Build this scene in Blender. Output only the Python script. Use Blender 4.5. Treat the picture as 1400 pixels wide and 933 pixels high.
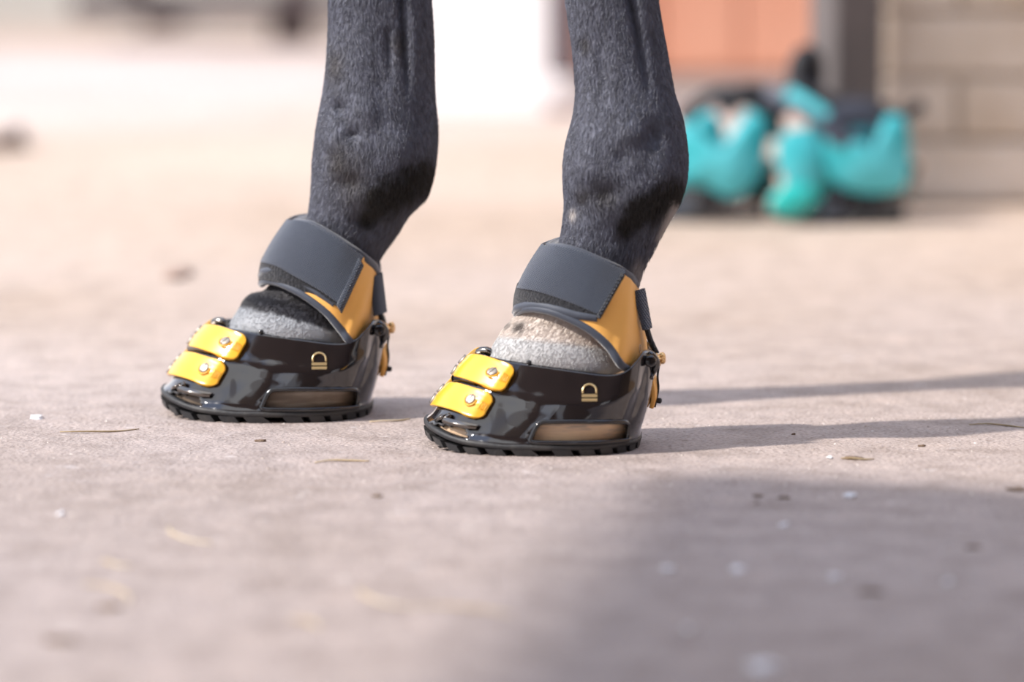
import bpy, bmesh, math, random
import numpy as np
from mathutils import Vector, Matrix
from mathutils.bvhtree import BVHTree

random.seed(4); rng = np.random.default_rng(4)
for o in list(bpy.data.objects): bpy.data.objects.remove(o)
S = bpy.context.scene
C = S.collection
PI = math.pi

# ------------------------------------------------------------------ camera
FPX, CH, PITCH = 5250.0, 0.40, math.atan(641.5/5250.0)
cam_d = bpy.data.cameras.new('camera'); cam = bpy.data.objects.new('camera', cam_d); C.objects.link(cam)
cam_d.sensor_width = 36; cam_d.lens = 135
cam_d.clip_start = .05; cam_d.clip_end = 200
cam.location = (0, 0, CH); cam.rotation_euler = (PI/2-PITCH, 0, 0)
cam_d.dof.use_dof = True; cam_d.dof.focus_distance = 2.73; cam_d.dof.aperture_fstop = 3.0
S.camera = cam

# ------------------------------------------------------------------ world, sun, exposure
w = bpy.data.worlds.new('sky'); S.world = w; w.use_nodes = True
nt = w.node_tree; nt.nodes.clear()
out = nt.nodes.new('ShaderNodeOutputWorld'); bg = nt.nodes.new('ShaderNodeBackground')
tc = nt.nodes.new('ShaderNodeTexCoord'); sep = nt.nodes.new('ShaderNodeSeparateXYZ'); rp = nt.nodes.new('ShaderNodeValToRGB')
nt.links.new(tc.outputs['Generated'], sep.inputs[0]); nt.links.new(sep.outputs['Z'], rp.inputs[0])
rp.color_ramp.elements[0].position = 0.0; rp.color_ramp.elements[0].color = (.95, .90, .88, 1)
rp.color_ramp.elements[1].position = .75; rp.color_ramp.elements[1].color = (.50, .63, .95, 1)
e = rp.color_ramp.elements.new(.18); e.color = (.82, .86, .98, 1)
nz = nt.nodes.new('ShaderNodeTexNoise'); nz.inputs['Scale'].default_value = 2.2; nz.inputs['Detail'].default_value = 5
cr = nt.nodes.new('ShaderNodeValToRGB'); cr.color_ramp.elements[0].position = .45; cr.color_ramp.elements[1].position = .62
mx = nt.nodes.new('ShaderNodeMixRGB'); mx.inputs[2].default_value = (1, 1, 1.02, 1)
nt.links.new(tc.outputs['Generated'], nz.inputs['Vector']); nt.links.new(nz.outputs[0], cr.inputs[0])
nt.links.new(cr.outputs[0], mx.inputs[0]); nt.links.new(rp.outputs[0], mx.inputs[1]); nt.links.new(mx.outputs[0], bg.inputs[0])
bg.inputs[1].default_value = 1.15
nt.links.new(bg.outputs[0], out.inputs[0])
sd = bpy.data.lights.new('sun', 'SUN'); sd.energy = 4.1; sd.angle = math.radians(1.9); sd.color = (1, .93, .86)
sun = bpy.data.objects.new('sun', sd); C.objects.link(sun)
SUNDIR = Vector((.72, .25, -.66)).normalized()
sun.rotation_euler = SUNDIR.to_track_quat('-Z', 'Y').to_euler()
S.view_settings.view_transform = 'Standard'; S.view_settings.look = 'None'
S.view_settings.gamma = 1; S.view_settings.use_curve_mapping = False
S.view_settings.exposure = 0.42

# ------------------------------------------------------------------ pixel -> ray
def ray(px, py):
    d = Vector(((px-700)/FPX, -(py-466.5)/FPX, -1.0))
    return cam.rotation_euler.to_matrix() @ d
def floor_pt(px, py, z=0.0):
    d = ray(px, py); t = (z-CH)/d.z
    return Vector((d.x*t, d.y*t, z))
def at_depth(px, py, Y):
    d = ray(px, py); t = Y/d.y
    return Vector((d.x*t, Y, CH+d.z*t))

class Frame:
    "local frame of a boot: x from toe to heel, -y to the camera side, z up"
    def __init__(s, cpx, cpy, yaw, scale=1.0):
        s.O = floor_pt(cpx, cpy); s.yaw = yaw; s.scale = scale
        s.M = Matrix.Translation(s.O) @ Matrix.Rotation(yaw, 4, 'Z') @ Matrix.Scale(scale, 4)
        s.I = s.M.inverted(); s.co = s.I @ Vector((0, 0, CH))
    def dir(s, px, py): return (s.I.to_3x3() @ ray(px, py)).normalized()
    def N(s, px, py, lat=0.0):
        d = s.dir(px, py); t = (-lat-s.co.y)/d.y
        return s.co + d*t
FR = Frame(732, 606, math.radians(-3))
FL = Frame(369, 562, math.radians(-1), 1.03)

# ------------------------------------------------------------------ helpers
def tag(o, label=None, cat=None, group=None, kind=None):
    if label: o['label'] = label
    if cat: o['category'] = cat
    if group: o['group'] = group
    if kind: o['kind'] = kind
    return o
def empty(name, M, label=None, cat=None, group=None):
    o = bpy.data.objects.new(name, None); C.objects.link(o); o.matrix_world = M; o.empty_display_size = .05
    return tag(o, label, cat, group)
def mk(name, V, F, mat, parent=None, smooth=True, bevel=0, solid=0, offset=-1, sub=0):
    me = bpy.data.meshes.new(name); me.from_pydata([tuple(v) for v in V], [], [tuple(f) for f in F]); me.validate(); me.update()
    o = bpy.data.objects.new(name, me); C.objects.link(o)
    if mat: me.materials.append(mat)
    if smooth: me.polygons.foreach_set('use_smooth', [True]*len(me.polygons))
    if parent: o.parent = parent
    if solid:
        m = o.modifiers.new('solid', 'SOLIDIFY'); m.thickness = solid; m.offset = offset
    if bevel:
        m = o.modifiers.new('bevel', 'BEVEL'); m.width = bevel; m.segments = 2; m.limit_method = 'ANGLE'; m.angle_limit = math.radians(50)
    if sub:
        m = o.modifiers.new('sub', 'SUBSURF'); m.levels = sub; m.render_levels = sub
    return o
def recalc(o):
    bm = bmesh.new(); bm.from_mesh(o.data); bmesh.ops.recalc_face_normals(bm, faces=bm.faces); bm.to_mesh(o.data); bm.free()
    return o
def copy_tree(o, parent=None):
    c = o.copy(); C.objects.link(c); c.parent = parent
    if parent is not None: c.matrix_parent_inverse = o.matrix_parent_inverse.copy()
    for ch in list(o.children): copy_tree(ch, c)
    return c
def cat(P, n, closed=False):
    "resample a control polyline smoothly (Catmull-Rom) to n points"
    P = [Vector(p) for p in P]; m = len(P); res = []
    segs = m if closed else m-1
    for i in range(n):
        u = i/n*segs if closed else i/(n-1)*segs
        k = min(int(u), segs-1); f = u-k
        g = (lambda j: P[j % m]) if closed else (lambda j: P[max(0, min(m-1, j))] if 0 <= j < m else (2*P[0]-P[1] if j < 0 else 2*P[-1]-P[-2]))
        p0, p1, p2, p3 = g(k-1), g(k), g(k+1), g(k+2)
        res.append(.5*((2*p1)+(p2-p0)*f+(2*p0-5*p1+4*p2-p3)*f*f+(3*p1-p0-3*p2+p3)*f**3))
    return res
def grid(rows, closed=False, V=None, F=None):
    V = [] if V is None else V; F = [] if F is None else F
    b = len(V); nr = len(rows); nc = len(rows[0])
    for r in rows: V.extend(r)
    for i in range(nr-1):
        for j in range(nc if closed else nc-1):
            k = (j+1) % nc
            F.append((b+i*nc+j, b+i*nc+k, b+(i+1)*nc+k, b+(i+1)*nc+j))
    return V, F
def tube(P, r, n=8, closed=False, V=None, F=None, flat=1.0, cap=True):
    V = [] if V is None else V; F = [] if F is None else F
    P = [Vector(p) for p in P]; m = len(P); b = len(V)
    up = None
    for i, p in enumerate(P):
        a = P[(i-1) % m] if (closed or i > 0) else p; c = P[(i+1) % m] if (closed or i < m-1) else p
        t = (c-a).normalized()
        if up is None:
            up = Vector((0, 0, 1)) if abs(t.z) < .9 else Vector((1, 0, 0))
        s = t.cross(up).normalized(); up = s.cross(t).normalized()
        rr = r(i/(m-1)) if callable(r) else r
        for k in range(n):
            q = 2*PI*k/n
            V.append(p+s*math.cos(q)*rr+up*math.sin(q)*rr*flat)
    for i in range(m if closed else m-1):
        for k in range(n):
            i2 = (i+1) % m; k2 = (k+1) % n
            F.append((b+i*n+k, b+i*n+k2, b+i2*n+k2, b+i2*n+k))
    if cap and not closed:
        F.append(tuple(b+k for k in range(n))[::-1]); F.append(tuple(b+(m-1)*n+k for k in range(n)))
    return V, F
def box(x0, x1, y0, y1, z0, z1, V=None, F=None, M=None):
    V = [] if V is None else V; F = [] if F is None else F; b = len(V)
    for z in (z0, z1):
        for x, y in ((x0, y0), (x1, y0), (x1, y1), (x0, y1)):
            p = Vector((x, y, z)); V.append(M @ p if M else p)
    for f in ((3, 2, 1, 0), (4, 5, 6, 7), (0, 1, 5, 4), (1, 2, 6, 5), (2, 3, 7, 6), (3, 0, 4, 7)): F.append(tuple(b+i for i in f))
    return V, F
def disc(c, n, r, h, V, F, seg=20, slot=None):
    "slightly domed disc sitting on a surface"
    b = len(V); c = Vector(c); n = n.normalized()
    t = n.cross(Vector((0, 0, 1))); t = t.normalized() if t.length > .1 else Vector((1, 0, 0)); s = n.cross(t)
    prof = [(r, -.001), (r, h*.55), (r*.86, h*.9), (r*.5, h), (0.0001, h*1.03)]
    for pr, ph in prof:
        for k in range(seg):
            q = 2*PI*k/seg; V.append(c+n*ph+(t*math.cos(q)+s*math.sin(q))*pr)
    for i in range(len(prof)-1):
        for k in range(seg):
            k2 = (k+1) % seg; F.append((b+i*seg+k, b+i*seg+k2, b+(i+1)*seg+k2, b+(i+1)*seg+k))
    F.append(tuple(b+4*seg+k for k in range(seg)))
    return V, F

# ------------------------------------------------------------------ materials
def mat(name, col, rough=.5, metal=0, spec=.5, bump=None, var=None, sheen=0, coat=0, coatr=.05, weave=None, trans=0):
    m = bpy.data.materials.new(name); m.use_nodes = True; t = m.node_tree; b = t.nodes['Principled BSDF']
    b.inputs['Base Color'].default_value = (*col, 1); b.inputs['Roughness'].default_value = rough; b.inputs['Metallic'].default_value = metal
    b.inputs['Specular IOR Level'].default_value = spec
    if sheen: b.inputs['Sheen Weight'].default_value = sheen; b.inputs['Sheen Roughness'].default_value = .4
    if coat: b.inputs['Coat Weight'].default_value = coat; b.inputs['Coat Roughness'].default_value = coatr
    tc = t.nodes.new('ShaderNodeTexCoord')
    if var:   # (scale, colour2, lo, hi, detail)
        n = t.nodes.new('ShaderNodeTexNoise'); n.inputs['Scale'].default_value = var[0]; n.inputs['Detail'].default_value = var[4] if len(var) > 4 else 4
        r = t.nodes.new('ShaderNodeValToRGB'); r.color_ramp.elements[0].position = var[2]; r.color_ramp.elements[1].position = var[3]
        r.color_ramp.elements[0].color = (*col, 1); r.color_ramp.elements[1].color = (*var[1], 1)
        t.links.new(tc.outputs['Object'], n.inputs['Vector']); t.links.new(n.outputs[0], r.inputs[0]); t.links.new(r.outputs[0], b.inputs['Base Color'])
    h = None
    if bump:  # (scale, strength, distance)
        n = t.nodes.new('ShaderNodeTexNoise'); n.inputs['Scale'].default_value = bump[0]; n.inputs['Detail'].default_value = 5
        t.links.new(tc.outputs['Object'], n.inputs['Vector']); h = (n.outputs[0], bump[1], bump[2])
    if weave:
        mp = t.nodes.new('ShaderNodeMapping'); mp.inputs['Rotation'].default_value = (.2, math.radians(32), .1)
        wv = t.nodes.new('ShaderNodeTexWave'); wv.inputs['Scale'].default_value = weave; wv.wave_type = 'BANDS'; wv.bands_direction = 'X'
        wz = t.nodes.new('ShaderNodeTexWave'); wz.inputs['Scale'].default_value = weave; wz.bands_direction = 'Z'
        ad = t.nodes.new('ShaderNodeMath'); ad.operation = 'ADD'
        t.links.new(tc.outputs['Object'], mp.inputs[0]); t.links.new(mp.outputs[0], wv.inputs[0]); t.links.new(mp.outputs[0], wz.inputs[0])
        t.links.new(wv.outputs[1], ad.inputs[0]); t.links.new(wz.outputs[1], ad.inputs[1]); h = (ad.outputs[0], .9, .0008)
        wr_ = t.nodes.new('ShaderNodeValToRGB'); wr_.color_ramp.elements[0].position = .5; wr_.color_ramp.elements[1].position = 1.5/2+.2
        wr_.color_ramp.elements[0].color = (*[c_*.75 for c_ in col], 1); wr_.color_ramp.elements[1].color = (*[c_*1.35 for c_ in col], 1)
        hf_ = t.nodes.new('ShaderNodeMath'); hf_.operation = 'MULTIPLY'; hf_.inputs[1].default_value = .6; t.links.new(ad.outputs[0], hf_.inputs[0])
        t.links.new(hf_.outputs[0], wr_.inputs[0]); t.links.new(wr_.outputs[0], b.inputs['Base Color'])
    if h:
        bp = t.nodes.new('ShaderNodeBump'); bp.inputs['Strength'].default_value = h[1]; bp.inputs['Distance'].default_value = h[2]
        t.links.new(h[0], bp.inputs['Height']); t.links.new(bp.outputs[0], b.inputs['Normal'])
    return m
M = {}
M['shell'] = mat('black_gloss_plastic', (.010, .009, .011), .09, spec=.6, coat=1, coatr=.03, bump=(26, .55, .006))
_t = M['shell'].node_tree; _n = [n for n in _t.nodes if n.type == 'TEX_NOISE'][0]; _mp = _t.nodes.new('ShaderNodeMapping'); _mp.inputs['Scale'].default_value = (1.5, 1.5, .45)
_t.links.new([n for n in _t.nodes if n.type == 'TEX_COORD'][0].outputs['Object'], _mp.inputs[0]); _t.links.new(_mp.outputs[0], _n.inputs['Vector']); _n.inputs['Detail'].default_value = 1.5
M['rim'] = mat('black_gloss_rim', (.012, .012, .014), .12, coat=.6)
M['sole'] = mat('black_rubber', (.022, .023, .026), .55, bump=(400, .4, .001), var=(60, (.055, .052, .05), .45, .75))
M['yellow_plastic'] = mat('yellow_plastic', (.90, .46, .03), .34, coat=.4, coatr=.1)
M['yellow_hide'] = mat('yellow_leather', (.98, .52, .13), .5, bump=(900, .2, .0004), var=(14, (.90, .46, .11), .4, .7))
M['grey_web'] = mat('grey_webbing', (.048, .066, .105), .6, sheen=.35, weave=235)
M['grey_bind'] = mat('grey_binding', (.045, .056, .082), .6, sheen=.5, bump=(700, .4, .0005))
M['fuzz'] = mat('black_loop_pile', (.018, .020, .026), .95, sheen=.3, bump=(520, 1.0, .0025))
M['steel'] = mat('brushed_steel', (.45, .40, .34), .5, metal=1, bump=(500, .2, .0003))
M['slot'] = mat('dark_slot', (.05, .04, .03), .5)
M['gunmetal'] = mat('dark_polished_metal', (.20, .185, .17), .16, metal=1)
M['brass'] = mat('brass', (.85, .55, .25), .22, metal=1)
M['gold'] = mat('gold_print', (.80, .62, .33), .3, metal=.8)
M['teal_hide'] = mat('teal_leather', (.02, .36, .41), .5, sheen=.3, var=(14, (.10, .56, .64), .4, .65))
M['teal_plastic'] = mat('teal_plastic', (.01, .45, .42), .3, coat=.4)
M['pale_print'] = mat('pale_print', (.85, .70, .50), .5)
M['black_web'] = mat('black_webbing', (.012, .013, .018), .6)
M['navy_web'] = mat('navy_webbing', (.05, .06, .09), .6)

# hoof horn: ridged, beige to brown
def horn(name, c1, c2, c3):
    m = bpy.data.materials.new(name); m.use_nodes = True; t = m.node_tree; b = t.nodes['Principled BSDF']; b.inputs['Roughness'].default_value = .45
    tc = t.nodes.new('ShaderNodeTexCoord'); mp = t.nodes.new('ShaderNodeMapping'); mp.inputs['Scale'].default_value = (12, 12, 90)
    n = t.nodes.new('ShaderNodeTexNoise'); n.inputs['Scale'].default_value = 3; n.inputs['Detail'].default_value = 6
    r = t.nodes.new('ShaderNodeValToRGB'); r.color_ramp.elements[0].position = .35; r.color_ramp.elements[0].color = (*c1, 1)
    r.color_ramp.elements[1].position = .7; r.color_ramp.elements[1].color = (*c2, 1); e = r.color_ramp.elements.new(.52); e.color = (*c3, 1)
    bp = t.nodes.new('ShaderNodeBump'); bp.inputs['Strength'].default_value = .3; bp.inputs['Distance'].default_value = .002
    t.links.new(tc.outputs['Object'], mp.inputs[0]); t.links.new(mp.outputs[0], n.inputs['Vector']); t.links.new(n.outputs[0], r.inputs[0])
    t.links.new(r.outputs[0], b.inputs['Base Color']); t.links.new(n.outputs[0], bp.inputs['Height']); t.links.new(bp.outputs[0], b.inputs['Normal'])
    return m
M['horn_pale'] = horn('pale_hoof_horn', (.85, .62, .40), (.36, .30, .25), (.78, .56, .38))
M['horn_dark'] = horn('brown_hoof_horn', (.16, .12, .09), (.30, .25, .20), (.20, .15, .11))

def attr_mat(name, rough, spec, sheen=0, bump=0):
    m = bpy.data.materials.new(name); m.use_nodes = True; t = m.node_tree; b = t.nodes['Principled BSDF']
    a = t.nodes.new('ShaderNodeAttribute'); a.attribute_name = 'coat'; t.links.new(a.outputs['Color'], b.inputs['Base Color'])
    b.inputs['Roughness'].default_value = rough; b.inputs['Specular IOR Level'].default_value = spec
    if sheen: b.inputs['Sheen Weight'].default_value = sheen
    return m
M['skin'] = attr_mat('coat_underlayer', .6, .3)
M['hair'] = attr_mat('coat_hair', .42, .6)

# concrete floor
def floor_mat():
    m = bpy.data.materials.new('worn_concrete'); m.use_nodes = True; t = m.node_tree; b = t.nodes['Principled BSDF']; b.inputs['Roughness'].default_value = .8
    tc = t.nodes.new('ShaderNodeTexCoord')
    def noise(s, d, sc=(1, 1, 1)):
        mp = t.nodes.new('ShaderNodeMapping'); mp.inputs['Scale'].default_value = sc
        n = t.nodes.new('ShaderNodeTexNoise'); n.inputs['Scale'].default_value = s; n.inputs['Detail'].default_value = d
        t.links.new(tc.outputs['Object'], mp.inputs[0]); t.links.new(mp.outputs[0], n.inputs['Vector']); return n.outputs[0]
    def ramp(i, p):
        r = t.nodes.new('ShaderNodeValToRGB'); r.color_ramp.elements[0].position = p[0][0]; r.color_ramp.elements[0].color = (*p[0][1], 1)
        r.color_ramp.elements[1].position = p[-1][0]; r.color_ramp.elements[1].color = (*p[-1][1], 1)
        for q in p[1:-1]: e = r.color_ramp.elements.new(q[0]); e.color = (*q[1], 1)
        t.links.new(i, r.inputs[0]); return r.outputs[0]
    def mix(f, a, bb, mode='MIX'):
        x = t.nodes.new('ShaderNodeMixRGB'); x.blend_type = mode
        for s, v in ((x.inputs[0], f), (x.inputs[1], a), (x.inputs[2], bb)):
            if isinstance(v, (int, float)): s.default_value = v
            elif isinstance(v, tuple): s.default_value = (*v, 1)
            else: t.links.new(v, s)
        return x.outputs[0]
    sp_ = t.nodes.new('ShaderNodeSeparateXYZ'); t.links.new(tc.outputs['Object'], sp_.inputs[0])
    wob = t.nodes.new('ShaderNodeMath'); wob.operation = 'MULTIPLY_ADD'; wob.inputs[1].default_value = .12; wob.inputs[2].default_value = -.06
    t.links.new(noise(1.1, 4), wob.inputs[0])
    yy = t.nodes.new('ShaderNodeMath'); yy.operation = 'MULTIPLY_ADD'; yy.inputs[1].default_value = 1/12
    t.links.new(sp_.outputs['Y'], yy.inputs[0]); t.links.new(wob.outputs[0], yy.inputs[2])
    # clean greyish concrete under the horse, sandy dust farther out, earth beyond the yard
    zone = ramp(yy.outputs[0], [(.20, (.395, .332, .312)), (.26, (.44, .362, .322)), (.34, (.50, .395, .32)), (.46, (.52, .41, .325)), (.56, (.53, .45, .41)), (.70, (.54, .45, .41)), (.77, (.46, .33, .25)), (.88, (.30, .26, .21))])
    patch = ramp(noise(1.6, 6, (1, .8, 1)), [(.32, (.88, .85, .80)), (.5, (1, 1, 1)), (.68, (1.1, 1.12, 1.14))])
    base = mix(1.0, zone, patch, 'MULTIPLY')
    mid = ramp(noise(26, 6), [(.3, (.78, .76, .74)), (.55, (1, 1, 1)), (.75, (1.12, 1.1, 1.08))])
    c = mix(1.0, base, mid, 'MULTIPLY')
    fine = ramp(noise(330, 3), [(.30, (.62, .60, .58)), (.48, (1, 1, 1)), (.72, (1.18, 1.18, 1.2))])
    c = mix(1.0, c, fine, 'MULTIPLY')
    pale = ramp(noise(48, 4), [(.66, (0, 0, 0)), (.74, (.5, .5, .5))])
    c = mix(pale, c, (.66, .62, .62))
    dark = ramp(noise(60, 5), [(.27, (.6, .6, .6)), (.34, (0, 0, 0))])
    c = mix(dark, c, (.20, .15, .12))
    t.links.new(c, b.inputs['Base Color'])
    h = t.nodes.new('ShaderNodeMath'); h.operation = 'ADD'; t.links.new(noise(300, 4), h.inputs[0])
    h2 = t.nodes.new('ShaderNodeMath'); h2.operation = 'MULTIPLY'; h2.inputs[1].default_value = 2.5; t.links.new(noise(45, 4), h2.inputs[0]); t.links.new(h2.outputs[0], h.inputs[1])
    bp = t.nodes.new('ShaderNodeBump'); bp.inputs['Strength'].default_value = .75; bp.inputs['Distance'].default_value = .0022
    t.links.new(h.outputs[0], bp.inputs['Height']); t.links.new(bp.outputs[0], b.inputs['Normal'])
    return m
M['floor'] = floor_mat()

# ------------------------------------------------------------------ setting
def struct(name, V, F, m, parent=None, smooth=False, bevel=0):
    o = mk(name, V, F, m, parent, smooth=smooth, bevel=bevel)
    if parent is None: o['kind'] = 'structure'
    return o
V, F = box(-9, 9, -6, 26, -.12, 0)
fl = struct('floor', V, F, M['floor']); fl['label'] = 'worn pinkish beige concrete yard floor'

# whitewashed brick wall at the right
YW = 4.64
xw0 = at_depth(1192, 100, YW).x
M['mortar'] = mat('pale_mortar', (.52, .44, .36), .9, bump=(120, .5, .003))
M['brick'] = None
def brick_mat():
    m = mat('limewashed_brick', (.55, .47, .38), .85, bump=(90, .6, .004))
    t = m.node_tree; b = t.nodes['Principled BSDF']
    oi = t.nodes.new('ShaderNodeObjectInfo'); r = t.nodes.new('ShaderNodeValToRGB')
    r.color_ramp.elements[0].color = (.50, .39, .28, 1); r.color_ramp.elements[1].color = (.74, .66, .58, 1)
    tc = [n for n in t.nodes if n.type == 'TEX_COORD'][0]
    n = t.nodes.new('ShaderNodeTexNoise'); n.inputs['Scale'].default_value = 9; n.inputs['Detail'].default_value = 5
    geo = t.nodes.new('ShaderNodeNewGeometry'); t.links.new(geo.outputs['Position'], n.inputs['Vector'])
    a = t.nodes.new('ShaderNodeMath'); a.operation = 'MULTIPLY_ADD'; a.inputs[1].default_value = .5
    s = t.nodes.new('ShaderNodeMath'); s.operation = 'MULTIPLY_ADD'; s.inputs[1].default_value = 1.6; s.inputs[2].default_value = -.5
    t.links.new(n.outputs[0], s.inputs[0]); t.links.new(oi.outputs['Random'], a.inputs[0]); t.links.new(s.outputs[0], a.inputs[2])
    t.links.new(a.outputs[0], r.inputs[0]); t.links.new(r.outputs[0], b.inputs['Base Color'])
    return m
M['brick'] = brick_mat()
V, F = box(xw0+.004, xw0+1.5, YW+.012, YW+.22, 0, 2.4)
wr = struct('wall_right', V, F, M['mortar']); wr['label'] = 'limewashed brick wall behind the grey post'
BW, BH = .209, .071
V, F = box(0, BW, 0, .05, 0, BH); bb = mk('brick', V, F, M['brick'], wr, smooth=False, bevel=.004)
first = True
V, F = box(0, BW/2-.003, 0, .05, 0, BH); hb = mk('brick', V, F, M['brick'], wr, smooth=False, bevel=.004)
for r in range(31):
    z = .004+r*(BH+.006)
    x = xw0
    k = 0
    while x < xw0+1.45:
        half = (r % 2 == 1 and k == 0)
        src = hb if half else bb
        if half and not hb.get('u'): o = hb; hb['u'] = 1
        elif not half and first: o = bb; first = False
        else: o = src.copy(); C.objects.link(o)
        o.location = (x, YW+random.uniform(-.003, .003), z)
        x += (BW/2-.003 if half else BW)+.006; k += 1
del hb['u']

# grey post in front of the wall
M['post_paint'] = mat('grey_post_paint', (.115, .10, .10), .5, bump=(40, .3, .002), var=(12, (.09, .08, .08), .4, .7))
pp = at_depth(1158, 230, 4.56)
pe = empty('steel_post', Matrix.Translation((pp.x, 4.585, 0)) @ Matrix.Rotation(math.radians(24), 4, 'Z'), 'dark grey square post standing against the end of the pale brick wall', 'post')
V, F = box(-.033, .033, -.033, .033, .008, 2.6); mk('column', V, F, M['post_paint'], pe, smooth=False, bevel=.004)
V, F = box(-.045, .045, -.045, .045, 0, .008); mk('base_plate', V, F, M['post_paint'], pe, smooth=False, bevel=.002)
for sx in (-1, 1):
    for sy in (-1, 1):
        V = []; F = []; disc(Vector((sx*.037, sy*.037, .008)), Vector((0, 0, 1)), .005, .005, V, F, 6); mk('bolt', V, F, M['gunmetal'], pe, smooth=False)

# far back: terracotta door leaf, plinth, grey jamb, white wall
YB = 7.0
def bx(px0, px1, py0, py1, Y, th, name, m, parent=None, bevel=.004):
    a = at_depth(px0, py1, Y); b = at_depth(px1, py0, Y)
    V, F = box(a.x, b.x, Y, Y+th, a.z, b.z); return struct(name, V, F, m, parent, bevel=bevel)
M['terra'] = mat('terracotta_paint', (.66, .33, .22), .7, var=(5, (.60, .27, .17), .35, .7), bump=(60, .3, .003))
M['plinth'] = mat('grey_plinth', (.33, .29, .27), .85, bump=(40, .4, .003))
M['jamb'] = mat('grey_mauve_timber', (.17, .14, .15), .7, bump=(40, .3, .003))
M['white'] = mat('white_render', (.93, .91, .92), .8, bump=(30, .3, .003))
x0 = at_depth(745, 0, YB).x; x1 = at_depth(785, 0, YB).x; x2 = 2.6; xl = at_depth(520, 0, YB).x
zb = at_depth(0, 103, YB).z
d = struct('door_1', *box(x1, x1+.9, YB, YB+.05, zb, 2.1), M['terra'], bevel=.004); d['label'] = 'terracotta painted stable door'
for k in range(6):
    V, F = box(x1+.008+k*.15, x1+.148+k*.15, YB-.012, YB, zb+.01, 2.09); mk('plank', V, F, M['terra'], d, smooth=False, bevel=.003)
pl = struct('wall_back', *box(x1, x2, YB-.02, YB+.25, 0, zb-.004), M['plinth'], bevel=.006); pl['label'] = 'grey masonry plinth below the terracotta door'
j = struct('trim_1', *box(x0, x1, YB-.05, YB+.2, at_depth(0, 100, YB).z, 2.3), M['jamb'], bevel=.004)
j = struct('trim_2', *box(x0, x1, YB-.05, YB+.2, 0, at_depth(0, 104, YB).z), M['white'], bevel=.004)
wl = struct('wall_left', *box(at_depth(520, 0, 6.35).x, at_depth(748, 0, 6.35).x, 6.35, 6.6, 0, 2.4), M['white'], bevel=.004); wl['label'] = 'bright white rendered wall far behind the horse'
struct('wall_back_2', *box(x1+.9, x2, YB, YB+.25, zb, 2.4), M['white'])
struct('trim_3', *box(x0, x2, YB-.05, YB+.2, 2.31, 2.5), M['jamb'])

# dark timber bench far at the left
M['dark_timber'] = mat('dark_timber', (.055, .04, .04), .7, bump=(30, .4, .003), var=(10, (.08, .055, .055), .4, .7))
gb = floor_pt(400, 58); ga = floor_pt(222, 38)
be = empty('timber_bench', Matrix.Translation(gb), 'low dark timber bench far away on the yard floor at the left', 'bench')
zt = .085
def lp(p, z=0): return Vector((p.x-gb.x, p.y-gb.y, z))
for p in (gb, ga):
    q = lp(p); V, F = box(q.x-.045, q.x+.045, q.y-.12, q.y+.12, 0, zt-.02); mk('leg', V, F, M['dark_timber'], be, smooth=False, bevel=.006)
qa = lp(ga); 
for k in range(3):
    V, F = box(qa.x-.12, .16, -.16+k*.11, -.06+k*.11, zt-.02, zt+.03); o = mk('seat_board', V, F, M['dark_timber'], be, smooth=False, bevel=.006)
V, F = box(-.03, .03, .13, .16, zt+.03, .5); mk('back_post', V, F, M['dark_timber'], be, smooth=False, bevel=.004)
V, F = box(qa.x-.03, qa.x+.03, .13, .16, zt+.03, .5); mk('back_post', V, F, M['dark_timber'], be, smooth=False, bevel=.004)
V, F = box(qa.x-.12, .16, .11, .13, .3, .46); mk('back_rail', V, F, M['dark_timber'], be, smooth=False, bevel=.004)

# unseen canopy added above the camera, its outline set to shade the right foreground
M['roof'] = mat('weathered_boards', (.26, .17, .10), .8, bump=(20, .4, .004))
HR = 1.55
off = Vector((SUNDIR.x/-SUNDIR.z*HR, SUNDIR.y/-SUNDIR.z*HR, 0))
poly = [floor_pt(865, 652), floor_pt(610, 960), Vector((-.30, -1.5, 0)), Vector((6, -1.5, 0)), Vector((6, 1.3, 0)), floor_pt(1500, 690)]
poly = [p-off for p in poly]
V = [Vector((p.x, p.y, HR)) for p in poly]+[Vector((p.x, p.y, HR+.06)) for p in poly]; n = len(poly)
F = [tuple(range(n)), tuple(range(2*n-1, n-1, -1))]+[(i, i+n, (i+1) % n+n, (i+1) % n) for i in range(n)]
rf = recalc(struct('shade_canopy', V, F, M['roof'])); rf['label'] = 'added unseen board canopy that shades the right foreground'
# unseen board walls added: side one blocks sky light, front one gives reflections
V, F = box(2.3, 2.4, -1.9, 3.9, 0, 2.3); ws = struct('sky_block_wall', V, F, M['roof']); ws['label'] = 'added unseen brown board wall at the right, blocking sky light'
V, F = box(-3.2, -1.5, -2.0, -1.9, 0, 2.3); box(-.6, .9, -2.0, -1.9, 0, 2.3, V, F); box(1.7, 3.6, -2.0, -1.9, 0, 2.3, V, F); wf = struct('reflection_wall', V, F, M['roof']); wf['label'] = 'added unseen brown board wall behind the viewer, for boot reflections'
for k in range(24):
    xk = -3.05+k*.28
    if -1.5 < xk < -.6 or .9 < xk < 1.7: continue
    V, F = box(-3.19+k*.28, -2.93+k*.28, -1.9, -1.88, .02, 2.28); mk('plank', V, F, M['roof'], wf, smooth=False)

# ------------------------------------------------------------------ hoof boot (local frame of the right boot)
NA = 160          # samples from toe centre round the near side to heel centre and back by the far side
def full(near):   # near: control points with y<=0, toe to heel -> closed loop incl. mirrored side
    far = [Vector((p.x, -p.y, p.z)) for p in reversed(near[1:-1])]
    return near+far
def half_pts(P, n): return cat(P, n)
def loop(near, n=NA//2+1):
    h = cat(near, n); return h+[Vector((p.x, -p.y, p.z)) for p in reversed(h[1:-1])]
def N_(fr, L): return [fr.N(*p) for p in L]

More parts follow.
